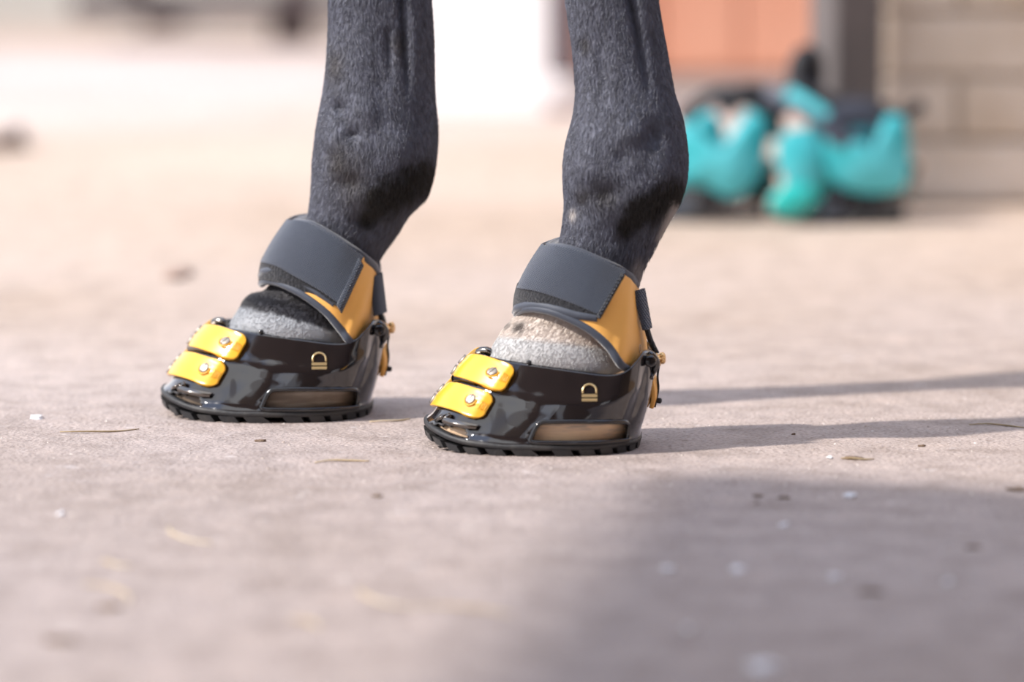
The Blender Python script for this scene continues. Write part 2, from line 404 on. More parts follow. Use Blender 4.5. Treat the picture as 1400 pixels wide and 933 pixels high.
def outline(a0, a1, wd, z, n=NA//2+1, sx=0):
    res = []
    for i in range(n):
        q = PI*i/(n-1); c = math.cos(q); s = math.sin(q)
        ex = .93 if c > 0 else .78
        x = (-a0 if c > 0 else a1)*abs(c)**ex
        y = -wd*abs(s)**(.86 if c > 0 else .72)
        res.append(Vector((x+sx, y, z)))
    return res
SEAM_Z = .0075
bot = outline(.0755, .0725, .0625, SEAM_Z)
for p in bot: p.z += .0035*min(1, max(0, (-p.x-.02)/.05))
topc = N_(FR, [(652, 482, 0), (660, 485, .018), (684, 491, .033), (728, 498, .044), (783, 506, .049), (832, 512, .050), (857, 507, .048), (872, 493, .041), (884, 479, .029), (894, 484, .016), (897, 494, 0)])
topn = cat(topc, NA//2+1)
NT = 34
def mirror(h): return h+[Vector((p.x, -p.y, p.z)) for p in reversed(h[1:-1])]
def rocker(p):
    r = max(0, (-p.x-.042)/.034); return .0065*r*r
def shell_rows(inset=0.0, nt=NT):
    rows = []
    for j in range(nt):
        t = j/(nt-1); h = []
        for i in range(NA//2+1):
            u = i/(NA//2)
            b = bot[i].copy(); b.z += rocker(b); tp = topn[i]
            p = b.lerp(tp, t)
            o = Vector((p.x-.0, p.y, 0)); o = o.normalized() if o.length > 1e-6 else Vector((1, 0, 0))
            front = max(0, math.cos(u*PI)); back = max(0, -math.cos(u*PI)); side = math.sin(u*PI)
            bulge = .0035*math.sin(PI*t)*side+.0030*math.sin(PI*t)*back
            lip = .0022*math.exp(-(t/.05)**2)
            # shallow pressed waves of the side wall
            wave = -.0020*math.exp(-((u-.80)/.045)**2)*math.sin(PI*min(1, t*1.05)) + .0013*math.exp(-((t-.60)/.10)**2)*side*(1 if u < .8 else 0) \
                   -.0016*math.exp(-((u-.33)/.05)**2)*math.exp(-((t-.35)/.3)**2)
            p = p+o*(bulge+lip+wave-inset); p.y = min(p.y, 0) if i not in (0, NA//2) else 0
            h.append(p)
        rows.append(mirror(h))
    return rows
rows = shell_rows()
Vs, Fs = grid(rows, True)
shell_bvh = BVHTree.FromPolygons([tuple(v) for v in Vs], Fs)
def hit(px, py, fr=FR):
    loc, n, i, dd = shell_bvh.ray_cast(fr.co, fr.dir(px, py))
    if loc is None:
        loc = fr.N(px, py, 0); loc, n, i, dd = shell_bvh.find_nearest(loc)
    if n.dot(fr.dir(px, py)) > 0: n = -n
    return loc.copy(), n.copy()
def outn(p):
    loc, n, i, dd = shell_bvh.find_nearest(p)
    o = Vector((loc.x, loc.y, .01))
    return loc, (n if n.dot(o) > 0 else -n)
win_px = [(725, 603), (727, 597), (731.5, 587), (737, 580), (745, 577.5), (780, 577), (820, 577), (850, 577), (857, 579), (858.5, 587), (858, 598), (855, 602.5), (820, 605), (780, 606), (745, 606), (730, 605.5)]
toe_px = [(560, 575), (600, 581), (625, 584), (637, 588), (640, 594), (637, 599.5), (610, 594), (590, 589), (560, 587)]
def inside(p, poly):
    x, y = p; c = False; j = len(poly)-1
    for i in range(len(poly)):
        if (poly[i][1] > y) != (poly[j][1] > y) and x < (poly[j][0]-poly[i][0])*(y-poly[i][1])/(poly[j][1]-poly[i][1])+poly[i][0]: c = not c
        j = i
    return c
def project(fr, p):
    wv = fr.M @ p; l = cam.rotation_euler.to_matrix().inverted() @ (wv-cam.location)
    return (700+FPX*l.x/-l.z, 466.5-FPX*l.y/-l.z)
keep = []
for f in Fs:
    c = sum((Vs[i] for i in f), Vector())/4; c = Vector((c.x, -abs(c.y), c.z)); q = project(FR, c)
    if inside(q, win_px): continue
    if inside(q, toe_px) and c.x < -.03: continue
    keep.append(f)

boot = empty('hoof_boot', FR.M, 'glossy black hoof boot with yellow cuff, the nearer one, beige hoof in its side window', 'boot', 'yellow hoof boots on the horse')
shell = recalc(mk('shell', Vs, keep, M['shell'], boot, solid=.0024, offset=-1))
# rims
wl_ = [hit(*p) for p in win_px]
for s in (1, -1):
    P = [Vector((h[0].x, h[0].y*s, h[0].z))+Vector((h[1].x, h[1].y*s, h[1].z))*.0004 for h in wl_]
    V, F = tube(cat(P, 90, True), .0017, 8, True); mk('window_rim', V, F, M['rim'], shell)
tl = [hit(*p) for p in toe_px[1:8]]
P = [h[0]+h[1]*.0003 for h in tl]; P[0].y = min(P[0].y, -.001)
# sole
bo = []
for p in outline(.0785, .0748, .0650, 0): bo.append(p)
def sole_row(z, g, chamf=0):
    h = []
    for p in bo:
        q = Vector((p.x*g, p.y*g, z)); q.z += rocker(q)*(.95); q.z += (.0035*min(1, max(0, (-p.x-.02)/.05)) if z > .003 else 0); h.append(q)
    return mirror(h)
R_ = [sole_row(.0042, .92), sole_row(.0042, .985), sole_row(.0049, 1.0), sole_row(.0068, 1.003), sole_row(.0082, .993), sole_row(.0085, .94), sole_row(.0078, .80)]
V, F = grid(R_, True)
F.append(tuple(range(NA))[::-1]); F.append(tuple(range(len(V)-NA, len(V))))
sole = recalc(mk('sole', V, F, M['sole'], boot))
# tread blocks round the rim of the sole
fullb = mirror(bo); nb = 26
for k in range(nb):
    i0 = int(k*NA/nb); i1 = int((k+.66)*NA/nb)
    V = []; F = []
    for zz, g in ((.0048, 1.002), (.0003, .988)):
        for i in range(i0, i1+1):
            j = (i+(1 if zz < .002 else 0)) % NA
            for gg in (g, .80):
                q = Vector((fullb[j].x*gg, fullb[j].y*gg, 0)); q.z = zz+rocker(q); V.append(q)
    m_ = i1-i0+1
    top = lambda a, b_: a*2+b_
    bt = lambda a, b_: 2*m_+a*2+b_
    for a in range(m_-1):
        F += [(top(a, 0), top(a+1, 0), top(a+1, 1), top(a, 1)), (bt(a, 1), bt(a+1, 1), bt(a+1, 0), bt(a, 0)),
              (top(a, 0), bt(a, 0), bt(a+1, 0), top(a+1, 0)), (top(a, 1), top(a+1, 1), bt(a+1, 1), bt(a, 1))]
    F += [(top(0, 0), top(0, 1), bt(0, 1), bt(0, 0)), (top(m_-1, 1), top(m_-1, 0), bt(m_-1, 0), bt(m_-1, 1))]
    recalc(mk('tread_block', V, F, M['sole'], sole, smooth=False))
# yellow toe clamps
def clamp(tp, bp_, screws, end_r=.22):
    # near edge lists from toe centre to end
    a = [FR.N(*tp[0])]+[hit(*p)[0] for p in tp[1:]]; b = [FR.N(*bp_[0])]+[hit(*p)[0] for p in bp_[1:]]
    a[0].y = b[0].y = 0
    nu = 30; nv = 13
    A = cat(a, nu); B = cat(b, nu); rws = []
    for i in range(nu):
        u = i/(nu-1); row = []
        sq = 1.0
        if u > 1-end_r: e_ = (u-(1-end_r))/end_r; sq = .62+.38*(1-e_**4)**.5 if e_ < 1 else .62
        for j in range(nv):
            v = j/(nv-1); v = .5+(v-.5)*sq
            p = A[i].lerp(B[i], v); loc, n = outn(p)
            lift = .0046+.0016*math.sin(PI*min(1, u*1.1))*0+.0008*math.exp(-((v-.5)/.35)**2)
            if u > .86: lift -= .0016*(u-.86)/.14
            # pressed ribs near the end
            if .66 < u < .93: lift += .00035*math.cos(v*2*PI*6)
            q = loc+n*lift
            row.append(q)
        rws.append(row)
    far = [[Vector((q.x, -q.y, q.z)) for q in r] for r in reversed(rws[1:9])]
    for r in rws[:1]:
        for q in r: q.y = 0
    V, F = grid(far+rws)
    o = recalc(mk('toe_clamp', V, F, M['yellow_plastic'], boot, solid=.0034, offset=-1, bevel=.0009))
    o['label'] = 'yellow plastic toe clamp'
    cb = BVHTree.FromPolygons([tuple(v) for v in V], F)
    for (sx, sy, centre) in screws:
        if centre:
            p0 = FR.N(sx, sy); p0.y = 0; loc, n, i_, d_ = cb.find_nearest(p0)
        else:
            loc, n, i_, d_ = cb.ray_cast(FR.co, FR.dir(sx, sy))
            if loc is None: loc, n, i_, d_ = cb.find_nearest(hit(sx, sy)[0])
        if n.dot(Vector((loc.x, loc.y, .02))) < 0: n = -n
        for s in (1,):
            c = Vector((loc.x, loc.y*s, loc.z)); nn = Vector((n.x, n.y*s, n.z))
            V, F = [], []; disc(c, nn, .0040, .0014, V, F, 20)
            sc = mk('screw', V, F, M['steel'], o)
            if not centre:
                t_ = nn.cross(Vector((0, 0, 1))).normalized(); s_ = nn.cross(t_)
                V, F = tube([c+(t_*math.cos(q)+s_*math.sin(q))*.0050+nn*.0001 for q in np.linspace(0, 2*PI, 25)[:-1]], .0006, 6, True); mk('screw_seat', V, F, M['yellow_plastic'], o)
            t = nn.cross(Vector((.35, 0, 1))).normalized(); t2 = nn.cross(t).normalized()
            Mx = Matrix((( t2.x, t.x, nn.x, c.x), (t2.y, t.y, nn.y, c.y), (t2.z, t.z, nn.z, c.z), (0, 0, 0, 1)))
            V, F = box(-.0037, .0037, -.00035, .00035, .0009, .00146, M=Mx)
            mk('slot', V, F, M['slot'], o, smooth=False)
    for uu in (.87, .90, .93, .96):
        k = uu*(nu-1); i0 = int(k); f_ = k-i0; L_ = []
        for j in range(4, nv-4):
            p = rws[i0][j].lerp(rws[i0+1][j], f_); L_.append(p+outn(p)[1]*.0000)
        V, F = tube(L_, .00042, 6); mk('rib', V, F, M['yellow_plastic'], o)
    return o
c1 = clamp([(640, 489, 0), (655, 489), (676, 493), (695, 500), (708, 507)], [(617, 517, 0), (630, 520), (647, 525), (668, 532), (689, 539)], [(673.6, 508.6, 0), (636, 495, 1), (625, 508, 1)])
c2 = clamp([(609, 528, 0), (625, 527), (645, 531), (664, 537), (679, 544)], [(590, 556, 0), (602, 559), (620, 563), (641, 570), (661, 575)], [(644, 546, 0), (604, 532, 1), (595, 547, 1)])
# rod along the collar, hook at the toe top
h = [hit(x, y) for x, y in ((676, 484.5), (690, 489), (706, 493.5), (724, 498.5))]
V, F = tube(cat([a+b*.0008+Vector((0, 0, .0012)) for a, b in h], 20), .0016, 8); rod = mk('collar_rod', V, F, M['rim'], boot)
for s in (1,):
    hk = [FR.N(672, 489, .012), FR.N(668, 481, .012), FR.N(660, 479.5, .010), FR.N(654, 482, .008), FR.N(656, 487, .006), FR.N(663, 487, .006)]
    V, F = tube(cat(hk, 28), .0021, 8, flat=1.4); mk('hook', V, F, M['gunmetal'], boot)
    V, F = [], []; disc(FR.N(656, 481, .009), Vector((-.5, -.6, .6)), .0027, .0015, V, F, 14); mk('rivet', V, F, M['steel'], boot)
# polished tabs under the lower clamp
def tab(L, wdt, th, name='toe_tab'):
    P = cat(L, 16); V = []; F = []; rws = []
    for i, p in enumerate(P):
        k = wdt*(1-.4*abs(i/15-.5)); rws.append([p+Vector((0, 0, k))*.5+Vector((k*.5, 0, 0)), p+Vector((-.0006, -.0008, 0)), p-Vector((0, 0, k))*.5-Vector((k*.25, 0, 0))])
    V, F = grid(rws); return mk(name, V, F, M['gunmetal'], boot, solid=th, offset=0, bevel=.0003)
def off_hit(px, py, d): a, n = hit(px, py); return a+n*d
tab([off_hit(654, 585, .0015), off_hit(640, 583.5, .003), off_hit(625, 581, .0042), off_hit(612, 577, .004)], .0036, .0016)
tab([off_hit(615, 570, .002), off_hit(606, 575, .004), FR.N(596, 577, .012)+Vector((-.001, 0, 0)), FR.N(587, 573, .008)], .0042, .0016)
V, F = tube(cat([off_hit(618, 569, .001), off_hit(613, 575, .0025), off_hit(611, 580, .001)], 10), .0022, 8); mk('toe_post', V, F, M['gunmetal'], boot)
V, F = tube(cat([off_hit(653, 524, .001), off_hit(640, 521, .002), off_hit(625, 521, .003)], 10), .0020, 8, flat=1.5); mk('toe_post', V, F, M['gunmetal'], boot)
# gold mark on the side
ec, en = hit(806, 536); ex = (hit(816, 536)[0]-hit(796, 536)[0]).normalized(); ez = en.cross(ex).normalized()
if ez.z < 0: ez = -ez
def E(a, b, c=0): return ec+ex*a+ez*b+en*c
U = .0005
arc = [E(-.0047, -.0012, U)]+[E(-.0047*math.cos(q), .0006+.0047*math.sin(q), U) for q in np.linspace(0, PI, 18)]+[E(.0047, -.0012, U)]
V, F = tube(arc, .0007, 8)
mark = mk('gold_mark', V, F, M['gold'], boot); mark['label'] = 'small gold arch mark over two bars'
for z0, z1 in ((-.0040, -.0020), (-.0070, -.0050)):
    V = [E(-.0054, z0, 0), E(.0054, z0, 0), E(.0054, z1, 0), E(-.0054, z1, 0)]; V += [v+en*.0011 for v in V]
    F = [(4, 5, 6, 7), (0, 1, 5, 4), (1, 2, 6, 5), (2, 3, 7, 6), (3, 0, 4, 7)]; recalc(mk('bar', V, F, M['gold'], mark, smooth=False))
# heel lug with brass fitting
lg = [FR.N(884, 481, .022), FR.N(891, 486, .021), FR.N(896, 495, .018), FR.N(893, 507, .018), FR.N(888, 518, .022)]
V, F = tube(cat(lg, 20), lambda u: .0052*(.55+.45*math.sin(PI*min(1, u+.1))), 12, flat=.6); mk('heel_lug', V, F, M['shell'], boot)
V, F = tube([FR.N(886, 491, .027), FR.N(905, 490, .014)], .0030, 10); 
disc(FR.N(905, 490, .014), Vector((1, -.3, .1)), .0042, .002, V, F, 14)
for dx, dy in ((6, -5), (7, 4), (1, 9), (-4, -7)):
    tube([FR.N(901, 491, .016), FR.N(901+dx, 491+dy, .018)], .0010, 6, V=V, F=F)
fit = mk('brass_fitting', V, F, M['brass'], boot); fit['label'] = 'brass screw fitting on the heel'
V, F = [], []; disc(FR.N(889, 494, .030), Vector((.3, -1, .2)), .0042, .002, V, F, 16); mk('rivet', V, F, M['rim'], boot)
# yellow heel flap behind the shell, with black cord
P = cat([FR.N(890, 505, 0), FR.N(896, 522, 0), FR.N(896.5, 540, 0), FR.N(892, 556, 0)], 14); rws = []
for i, p in enumerate(P):
    hw = .016*(1-.35*(i/13)**2); rws.append([Vector((p.x-.9*y*y*10, y, p.z)) for y in np.linspace(-hw, hw, 9)])
V, F = grid(rws); hf = mk('heel_flap', V, F, M['yellow_hide'], boot, solid=.003, offset=0, bevel=.0006); hf['label'] = 'yellow leather heel flap'
V, F = tube(cat([FR.N(901, 500, .006), FR.N(899, 515, .008), FR.N(900, 533, .006), FR.N(895, 557, .006)], 16), .0009, 6)
disc(FR.N(900.5, 548, .006), Vector((1, -.5, 0)), .002, .002, V, F, 8); mk('cord', V, F, M['black_web'], boot)

# ------------------------------------------------------------------ cuffs
def band(name, T, B, m, parent, off=0.0, th=.002, nv=10, n=90, mirrored=True, bow=.0, bevel=0):
    Tn = cat(T, n); Bn = cat(B, n); cen = (sum(Tn, Vector())+sum(Bn, Vector()))/(2*n)
    rws = []
    cols = list(zip(Tn, Bn))
    if mirrored: cols = [(Vector((a.x, -a.y, a.z)), Vector((b.x, -b.y, b.z))) for a, b in reversed(cols[1:])]+cols
    ax = [((a+b)/2) for a, b in cols]
    for j in range(nv):
        v = j/(nv-1); row = []
        for a, b in cols:
            p = a.lerp(b, v); o = Vector((p.x-cen.x, p.y*1.3, 0)); o.normalize()
            row.append(p+o*(off+bow*math.sin(PI*v)))
        rws.append(row)
    V, F = grid(rws); return recalc(mk(name, V, F, m, parent, solid=th, offset=0, bevel=bevel))
def edge(name, P, r, m, parent, mirrored=True, n=80, off=0, flat=1.0):
    Q = cat(P, n)
    if mirrored: Q = [Vector((p.x, -p.y, p.z)) for p in reversed(Q[1:])]+Q
    V, F = tube(Q, r, 8, flat=flat); return mk(name, V, F, m, parent)

def cuff(fr, bt, G, hide):
    T = N_(fr, G['top']); B = N_(fr, G['bottom'])
    g = band('cuff', T, B, hide, bt, 0, .003, nv=14, bow=.0015); g['label'] = G['hide_label']
    edge('binding', T, .0019, M['grey_bind'], g); 
    edge('binding', B, .0029, M['grey_bind'], g)
    edge('padding', [Vector(((p.x-T[-1].x)*.93+T[-1].x*1.0-.001, p.y*.90, p.z-.0022)) for p in T], .0042, M['grey_bind'], bt)
    lb = band('loop_band', N_(fr, G['loop_t']), N_(fr, G['loop_b']), M['fuzz'], bt, .0015, .003, bow=.001); lb['label'] = 'fuzzy black loop band'
    edge('front_roll', N_(fr, G['roll']), G.get('roll_r', .0036), M['grey_bind'], bt)
    st = band('strap', N_(fr, G['strap_t']), N_(fr, G['strap_b']), M['grey_web'], bt, .0035, .0022, nv=12, bow=.0012, bevel=.0005); st['label'] = 'wide grey woven strap'
    P = N_(fr, G['tab']);
    # stitched end tab: a thin plate along the strap's end
    a, b, wd = P[0], P[1], (P[2]-P[0])
    V, F = [], []
    nn = Vector((.0, -1, 0)); rws = []
    for i in range(12):
        p = a.lerp(b, i/11); rws.append([p+nn*.0030, p+wd+nn*.0018])
    V, F = grid(rws); tb = mk('end_tab', V, F, G.get('tab_mat', M['fuzz']), st, solid=.002, offset=0)
    V = []; F = []
    for i in range(13):
        p = a.lerp(b, (i+.5)/13)+wd*.55+nn*.0038; tube([p-(b-a)*.022, p+(b-a)*.022], .0004, 5, V=V, F=F)
    mk('stitches', V, F, M['grey_web'], st)
    # rear loop
    q = N_(fr, G['rear'])   # four corners: tl, tr, br, bl
    rws = []
    for i in range(10):
        l = q[0].lerp(q[3], i/9); r = q[1].lerp(q[2], i/9)
        rws.append([l.lerp(r, k/6)+Vector((0, -.003*math.sin(PI*k/6), 0)) for k in range(7)])
    V, F = grid(rws); mk('rear_loop', V, F, M['grey_web'], bt, solid=.0028, offset=0, bevel=.0006)
    V, F = tube(cat(N_(fr, G['rear_pile']), 14), .0034, 8, flat=.6); mk('rear_strap', V, F, M['fuzz'], bt)
    return g

GR = dict(hide_label='yellow leather cuff with grey bound edges',
  top=[(749, 335, 0), (755, 337, .018), (766, 338, .029), (787, 343, .036), (812, 353, .039), (840, 364, .036), (858, 374, .024), (865, 380, .014), (869, 386, 0)],
  bottom=[(707, 430, 0), (713, 424, .018), (729, 422, .030), (753, 426, .040), (779, 436, .045), (808, 452, .048), (832, 474, .048), (853, 502, .044), (884, 508, 0)],
  loop_t=[(713, 388, 0), (720, 388, .017), (739, 391, .030), (760, 396, .038), (788, 408, .044), (818, 424, .047)],
  loop_b=[(707, 425, 0), (713, 421, .017), (733, 419, .031), (762, 426, .040), (790, 435, .045), (816, 435, .047)],
  roll=[(706.5, 427, 0), (711, 421, .017), (733, 417, .031), (762, 423, .041), (792, 431, .046), (817, 434, .0475)],
  strap_t=[(749, 334, 0), (753, 336, .016), (764, 336, .028), (786, 341, .037), (816, 353, .041), (852, 370, .038)],
  strap_b=[(714, 395, 0), (718, 395, .017), (736, 398, .030), (758, 405, .038), (788, 417, .044), (818, 431, .047)],
  tab=[(850, 373, .041), (816, 433, .050), (854, 376, .041)],
  rear=[(865, 398, .016), (880, 394, .010), (890, 449, .010), (878.5, 452, .018)],
  rear_pile=[(884, 448, .013), (888, 462, .012), (893, 474, .010), (898, 484, .010)])
GLc = dict(hide_label='yellow leather cuff with grey bound edges',
  top=[(402, 303, 0), (409, 304, .018), (420, 306, .028), (442, 317, .036), (468, 332, .040), (492, 347, .036), (506, 357, .024), (512, 363, .014), (515, 370, 0)],
  bottom=[(358, 388, 0), (363, 385, .016), (376, 385, .026), (394, 392, .036), (419, 406, .043), (447, 428, .047), (467, 452, .047), (482, 469, .044), (510, 470, 0)],
  loop_t=[(364, 352, 0), (371, 354, .017), (385, 360, .029), (408, 374, .037), (438, 393, .043), (462, 412, .046)],
  loop_b=[(359, 386, 0), (364, 383, .017), (382, 386, .030), (404, 396, .038), (432, 404, .043), (460, 417, .046)],
  roll=[(358, 377, 0), (363, 371, .017), (382, 371, .029), (406, 385, .038), (434, 400, .044), (458, 416, .046)],
  strap_t=[(400, 301, 0), (404, 301, .016), (418, 303, .027), (441, 315, .037), (466, 330, .041), (493, 350, .038)],
  strap_b=[(364, 359, 0), (369, 360, .017), (384, 365, .029), (407, 379, .038), (437, 397, .044), (463, 416, .047)],
  tab=[(491, 352, .041), (461, 417, .050), (497, 363, .041)], tab_mat=M['grey_web'], roll_r=.0030,
  rear=[(506, 381, .018), (521, 372, .010), (527.5, 427, .010), (510.5, 433, .020)],
  rear_pile=[(519, 425, .015), (522, 437, .013), (527, 446, .011), (530, 452, .010)])

# copies of the bare boot before cuffs
bootL = copy_tree(boot); bootL.matrix_world = FL.M
bootL['label'] = 'glossy black hoof boot with yellow cuff, the farther one, dark hoof in its side window'
def frame_at(px, py, yaw, sc=1.0): return Frame(px, py, yaw, sc)
teal = []
for k, (px, py, yaw, sc, lab) in enumerate([(1147, 302, math.radians(6), 1.0, 'black hoof boot with open teal flaps, rightmost on the floor beside the grey post'),
                                 (960, 298, math.radians(-4), 1.0, 'black hoof boot with open teal flaps, left one, partly behind the horse leg'),
                                 ]):
    fr = frame_at(px, py, yaw, sc); t = copy_tree(boot); t.matrix_world = fr.M
    t['label'] = lab; t['group'] = 'teal hoof boots standing on the floor by the post'
    for ch in t.children_recursive:
        if ch.type == 'MESH' and ch.data.materials and ch.data.materials[0] in (M['yellow_plastic'], M['yellow_hide']):
            ch.data = ch.data.copy(); ch.data.materials[0] = M['teal_plastic'] if ch.data.materials[0] == M['yellow_plastic'] else M['teal_hide']
            if 'label' in ch: ch['label'] = ch['label'].replace('yellow', 'teal')
    teal.append((t, fr))
cg = cuff(FR, boot, GR, M['yellow_hide'])
# little ring print on the right cuff
cb_ = BVHTree.FromPolygons([tuple(v.co) for v in cg.data.vertices], [tuple(p.vertices) for p in cg.data.polygons])
rl, rn, _i, _d = cb_.ray_cast(FR.co, FR.dir(872, 477))
if rn.y > 0: rn = -rn
rs = rn.cross(Vector((0, 0, 1))).normalized(); ru = rs.cross(rn)
V, F = tube([rl+rn*.0017+rs*.0022*math.cos(q)+ru*.0030*math.sin(q) for q in np.linspace(0, 2*PI, 24)[:-1]], .00028, 6, True)
tube([rl+rn*.0017+rs*.0007*math.cos(q)+ru*.0013*math.sin(q) for q in np.linspace(-1.2, 1.8, 8)], .00025, 6, V=V, F=F)
mk('ring_print', V, F, M['pale_print'], boot)
cuff(FL, bootL, GLc, M['yellow_hide'])

# teal flaps: domed thick panels on both sides of each boot
def flap(fr, t, poly, lat, dome, m, name='flap', both=True, th=.006, label=None):
    P = [fr.N(x, y, lat) for x, y in poly]; Q = cat(P, 60, True); c = sum(Q, Vector())/60
    rws = []
    for k in range(1, 11):
        s = k/10; rws.append([c.lerp(q, s)+Vector((0, -dome*(1-s**2.2), 0)) for q in Q])
    res = None
    for sgn in ((1, -1) if both else (1,)):
        rr = [[Vector((p.x, p.y*sgn, p.z)) for p in r] for r in rws]
        V, F = grid(rr, True); b = len(V); V.append(Vector((c.x, (c.y-dome)*sgn, c.z)))
        for j in range(60): F.append((b, (j+1) % 60, j))
        o = recalc(mk(name, V, F, m, t, solid=th, offset=0, bevel=.001)); res = o
        if label: o['label'] = label
    return res
t1, f1 = teal[0]; t2, f2 = teal[1]
# right-hand boot
flap(f1, t1, [(1128, 186), (1150, 184), (1172, 196), (1190, 212), (1203, 208), (1214, 192), (1210, 168), (1222, 158), (1237, 166), (1242, 200), (1238, 250), (1215, 262), (1175, 262), (1145, 250), (1130, 220)], .060, .014, M['teal_hide'], label='teal leather side flap')
flap(f1, t1, [(1066, 190), (1085, 178), (1110, 180), (1130, 200), (1136, 235), (1120, 258), (1100, 268), (1078, 250), (1064, 222)], .050, .014, M['teal_hide'], name='tongue_flap', both=False)
flap(f1, t1, [(1052, 280), (1062, 262), (1085, 252), (1112, 256), (1112, 276), (1095, 292), (1070, 295)], .066, .008, M['teal_plastic'], name='toe_flap', both=False)
def web(fr, t, L, hw, m, name='strap', th=.003):
    P = cat([fr.N(*p) for p in L], 24); rws = []
    for i, p in enumerate(P):
        a = P[max(0, i-1)]; b = P[min(23, i+1)]; d = (b-a).normalized(); s = d.cross(Vector((0, -1, 0))).normalized()
        rws.append([p+s*hw, p+Vector((0, -.002, 0)), p-s*hw])
    V, F = grid(rws); return mk(name, V, F, m, t, solid=th, offset=0, bevel=.0008)
web(f1, t1, [(1045, 128, .03), (1085, 140, .055), (1120, 165, .065), (1150, 190, .07), (1178, 202, .07)], .010, M['navy_web'])
web(f1, t1, [(1075, 126, .05), (1100, 140, .06), (1130, 160, .066)], .008, M['teal_hide'], 'upper_flap')
web(f1, t1, [(1165, 152, .05), (1195, 148, .05), (1225, 160, .055), (1248, 152, .05), (1262, 142, .04)], .007, M['black_web'], 'loose_strap')
web(f1, t1, [(1128, 186, .045), (1150, 160, .05), (1185, 155, .05), (1215, 165, .05)], .016, M['navy_web'])
V, F = tube(cat([f1.N(1092, 135, -.03), f1.N(1090, 92, -.04), f1.N(1102, 74, -.045), f1.N(1113, 90, -.05), f1.N(1110, 135, -.05)], 24), .0125, 10, flat=.9); mk('loop_strap', V, F, M['black_web'], t1)
V, F = tube(cat([f1.N(1060, 150, .0), f1.N(1075, 135, 0), f1.N(1100, 130, 0), f1.N(1150, 150, 0), f1.N(1200, 160, 0)], 24), .020, 10, flat=.7); mk('padded_collar', V, F, M['black_web'], t1)
# left-hand boot
flap(f2, t2, [(925, 180), (940, 172), (955, 200), (970, 202), (990, 205), (1010, 190), (1022, 164), (1038, 158), (1048, 175), (1046, 205), (1034, 240), (1018, 262), (995, 268), (970, 256), (945, 250), (925, 248)], .060, .014, M['teal_hide'], label='teal leather side flap')
V, F = tube(cat([f2.N(955, 185, .045), f2.N(962, 165, .05), f2.N(975, 168, .05), f2.N(982, 190, .045)], 14), .009, 10); mk('upper_flap', V, F, M['teal_hide'], t2)
V, F = tube(cat([f2.N(930, 165, .0), f2.N(960, 140, 0), f2.N(990, 128, 0), f2.N(1020, 135, 0), f2.N(1055, 155, 0), f2.N(1062, 190, 0)], 24), .014, 10, flat=.7); mk('padded_collar', V, F, M['black_web'], t2)
web(f2, t2, [(985, 150, .03), (1010, 132, .03), (1040, 130, .03), (1060, 150, .03)], .012, M['black_web'])

# ------------------------------------------------------------------ horse forelegs (one continuous mesh with the chest above the frame)
NS = 112
LEG_R = [(774, 0, 899, 0, .0250), (778, 30, 903.5, 30, .0250), (783, 65, 910, 65, .0255), (787, 105, 917, 105, .0275), (788, 130, 922, 130, .030), (784, 160, 932, 160, .034), (775, 195, 938, 195, .037), (771, 225, 939.5, 222, .0385), (771, 250, 937, 246, .038),
         (772.5, 275, 928, 272, .0355), (771, 300, 910, 300, .032), (767, 325, 893, 328, .029), (758, 352, 877, 364, .0275), (742, 385, 868, 405, .029), (722, 415, 862, 440, .034), (703, 436, 862, 465, .041), (688, 452, 868, 482, .0465), (676, 470, 876, 498, .0482), (667, 488, 880, 514, .0462), (664, 500, 876, 524, .0450)]
LEG_L = [(450, 0, 589, 0, .0265), (450, 30, 591, 30, .0265), (448.5, 65, 592.5, 65, .027), (446, 100, 593, 100, .029), (441, 135, 594, 135, .032), (435, 165, 597, 165, .035), (430.5, 198, 597.5, 190, .038), (428, 225, 595, 218, .039), (427, 250, 590.5, 242, .0385),
         (425, 275, 580, 268, .036), (421, 298, 558, 292, .033), (414, 318, 539, 322, .030), (402, 342, 520, 352, .0285), (385, 372, 505, 385, .030), (362, 398, 498, 415, .035), (340, 406, 496, 436, .042), (326, 424, 500, 452, .0475), (315, 442, 506, 466, .0478), (308, 458, 510, 482, .0455), (305, 470, 508, 492, .0445)]
def leg_rings(fr, L, n=150):
    f = [fr.N(a, b) for a, b, c, d, w_ in L]; k = [fr.N(c, d) for a, b, c, d, w_ in L]; wd = [Vector((w_, 0, 0)) for *_, w_ in L]
    fi, ki, wi = cat(f, n), cat(k, n), cat(wd, n)
    rings = []
    for a, b, w_ in zip(fi, ki, wi):
        c = (a+b)/2; r = []
        for i in range(NS):
            q = 2*PI*i/NS; cs, sn = math.cos(q), math.sin(q)
            # toe at q=0, camera side at q=90deg
            r.append(c+(a-c)*cs+Vector((0, -w_.x*math.copysign(abs(sn)**.86, sn), 0)))
        rings.append(r)
    return rings        # from cannon top down to the hoof
def seg_d(p, a, b):
    ax, ay = a; bx_, by = b; t = max(0, min(1, ((p[0]-ax)*(bx_-ax)+(p[1]-ay)*(by-ay))/((bx_-ax)**2+(by-ay)**2))); return math.hypot(p[0]-ax-t*(bx_-ax), p[1]-ay-t*(by-ay)), t
FEAT_R = [('l', (852, -60), (888, 140), 6, -.0042), ('l', (876, -60), (884, 50), 9, .0022), ('g', 893, 185, 14, 20, -.0026), ('g', 850, 215, 10, 12, -.0016), ('g', 862, 180, 18, 16, .0022),
          ('g', 832, 262, 22, 14, -.0026), ('g', 800, 225, 16, 26, .0018), ('g', 878, 262, 30, 18, .0018), ('g', 790, 285, 10, 16, -.0012), ('g', 858, 318, 18, 20, -.0025), ('g', 822, 100, 8, 60, -.0012), ('g', 905, 235, 16, 26, .002)]
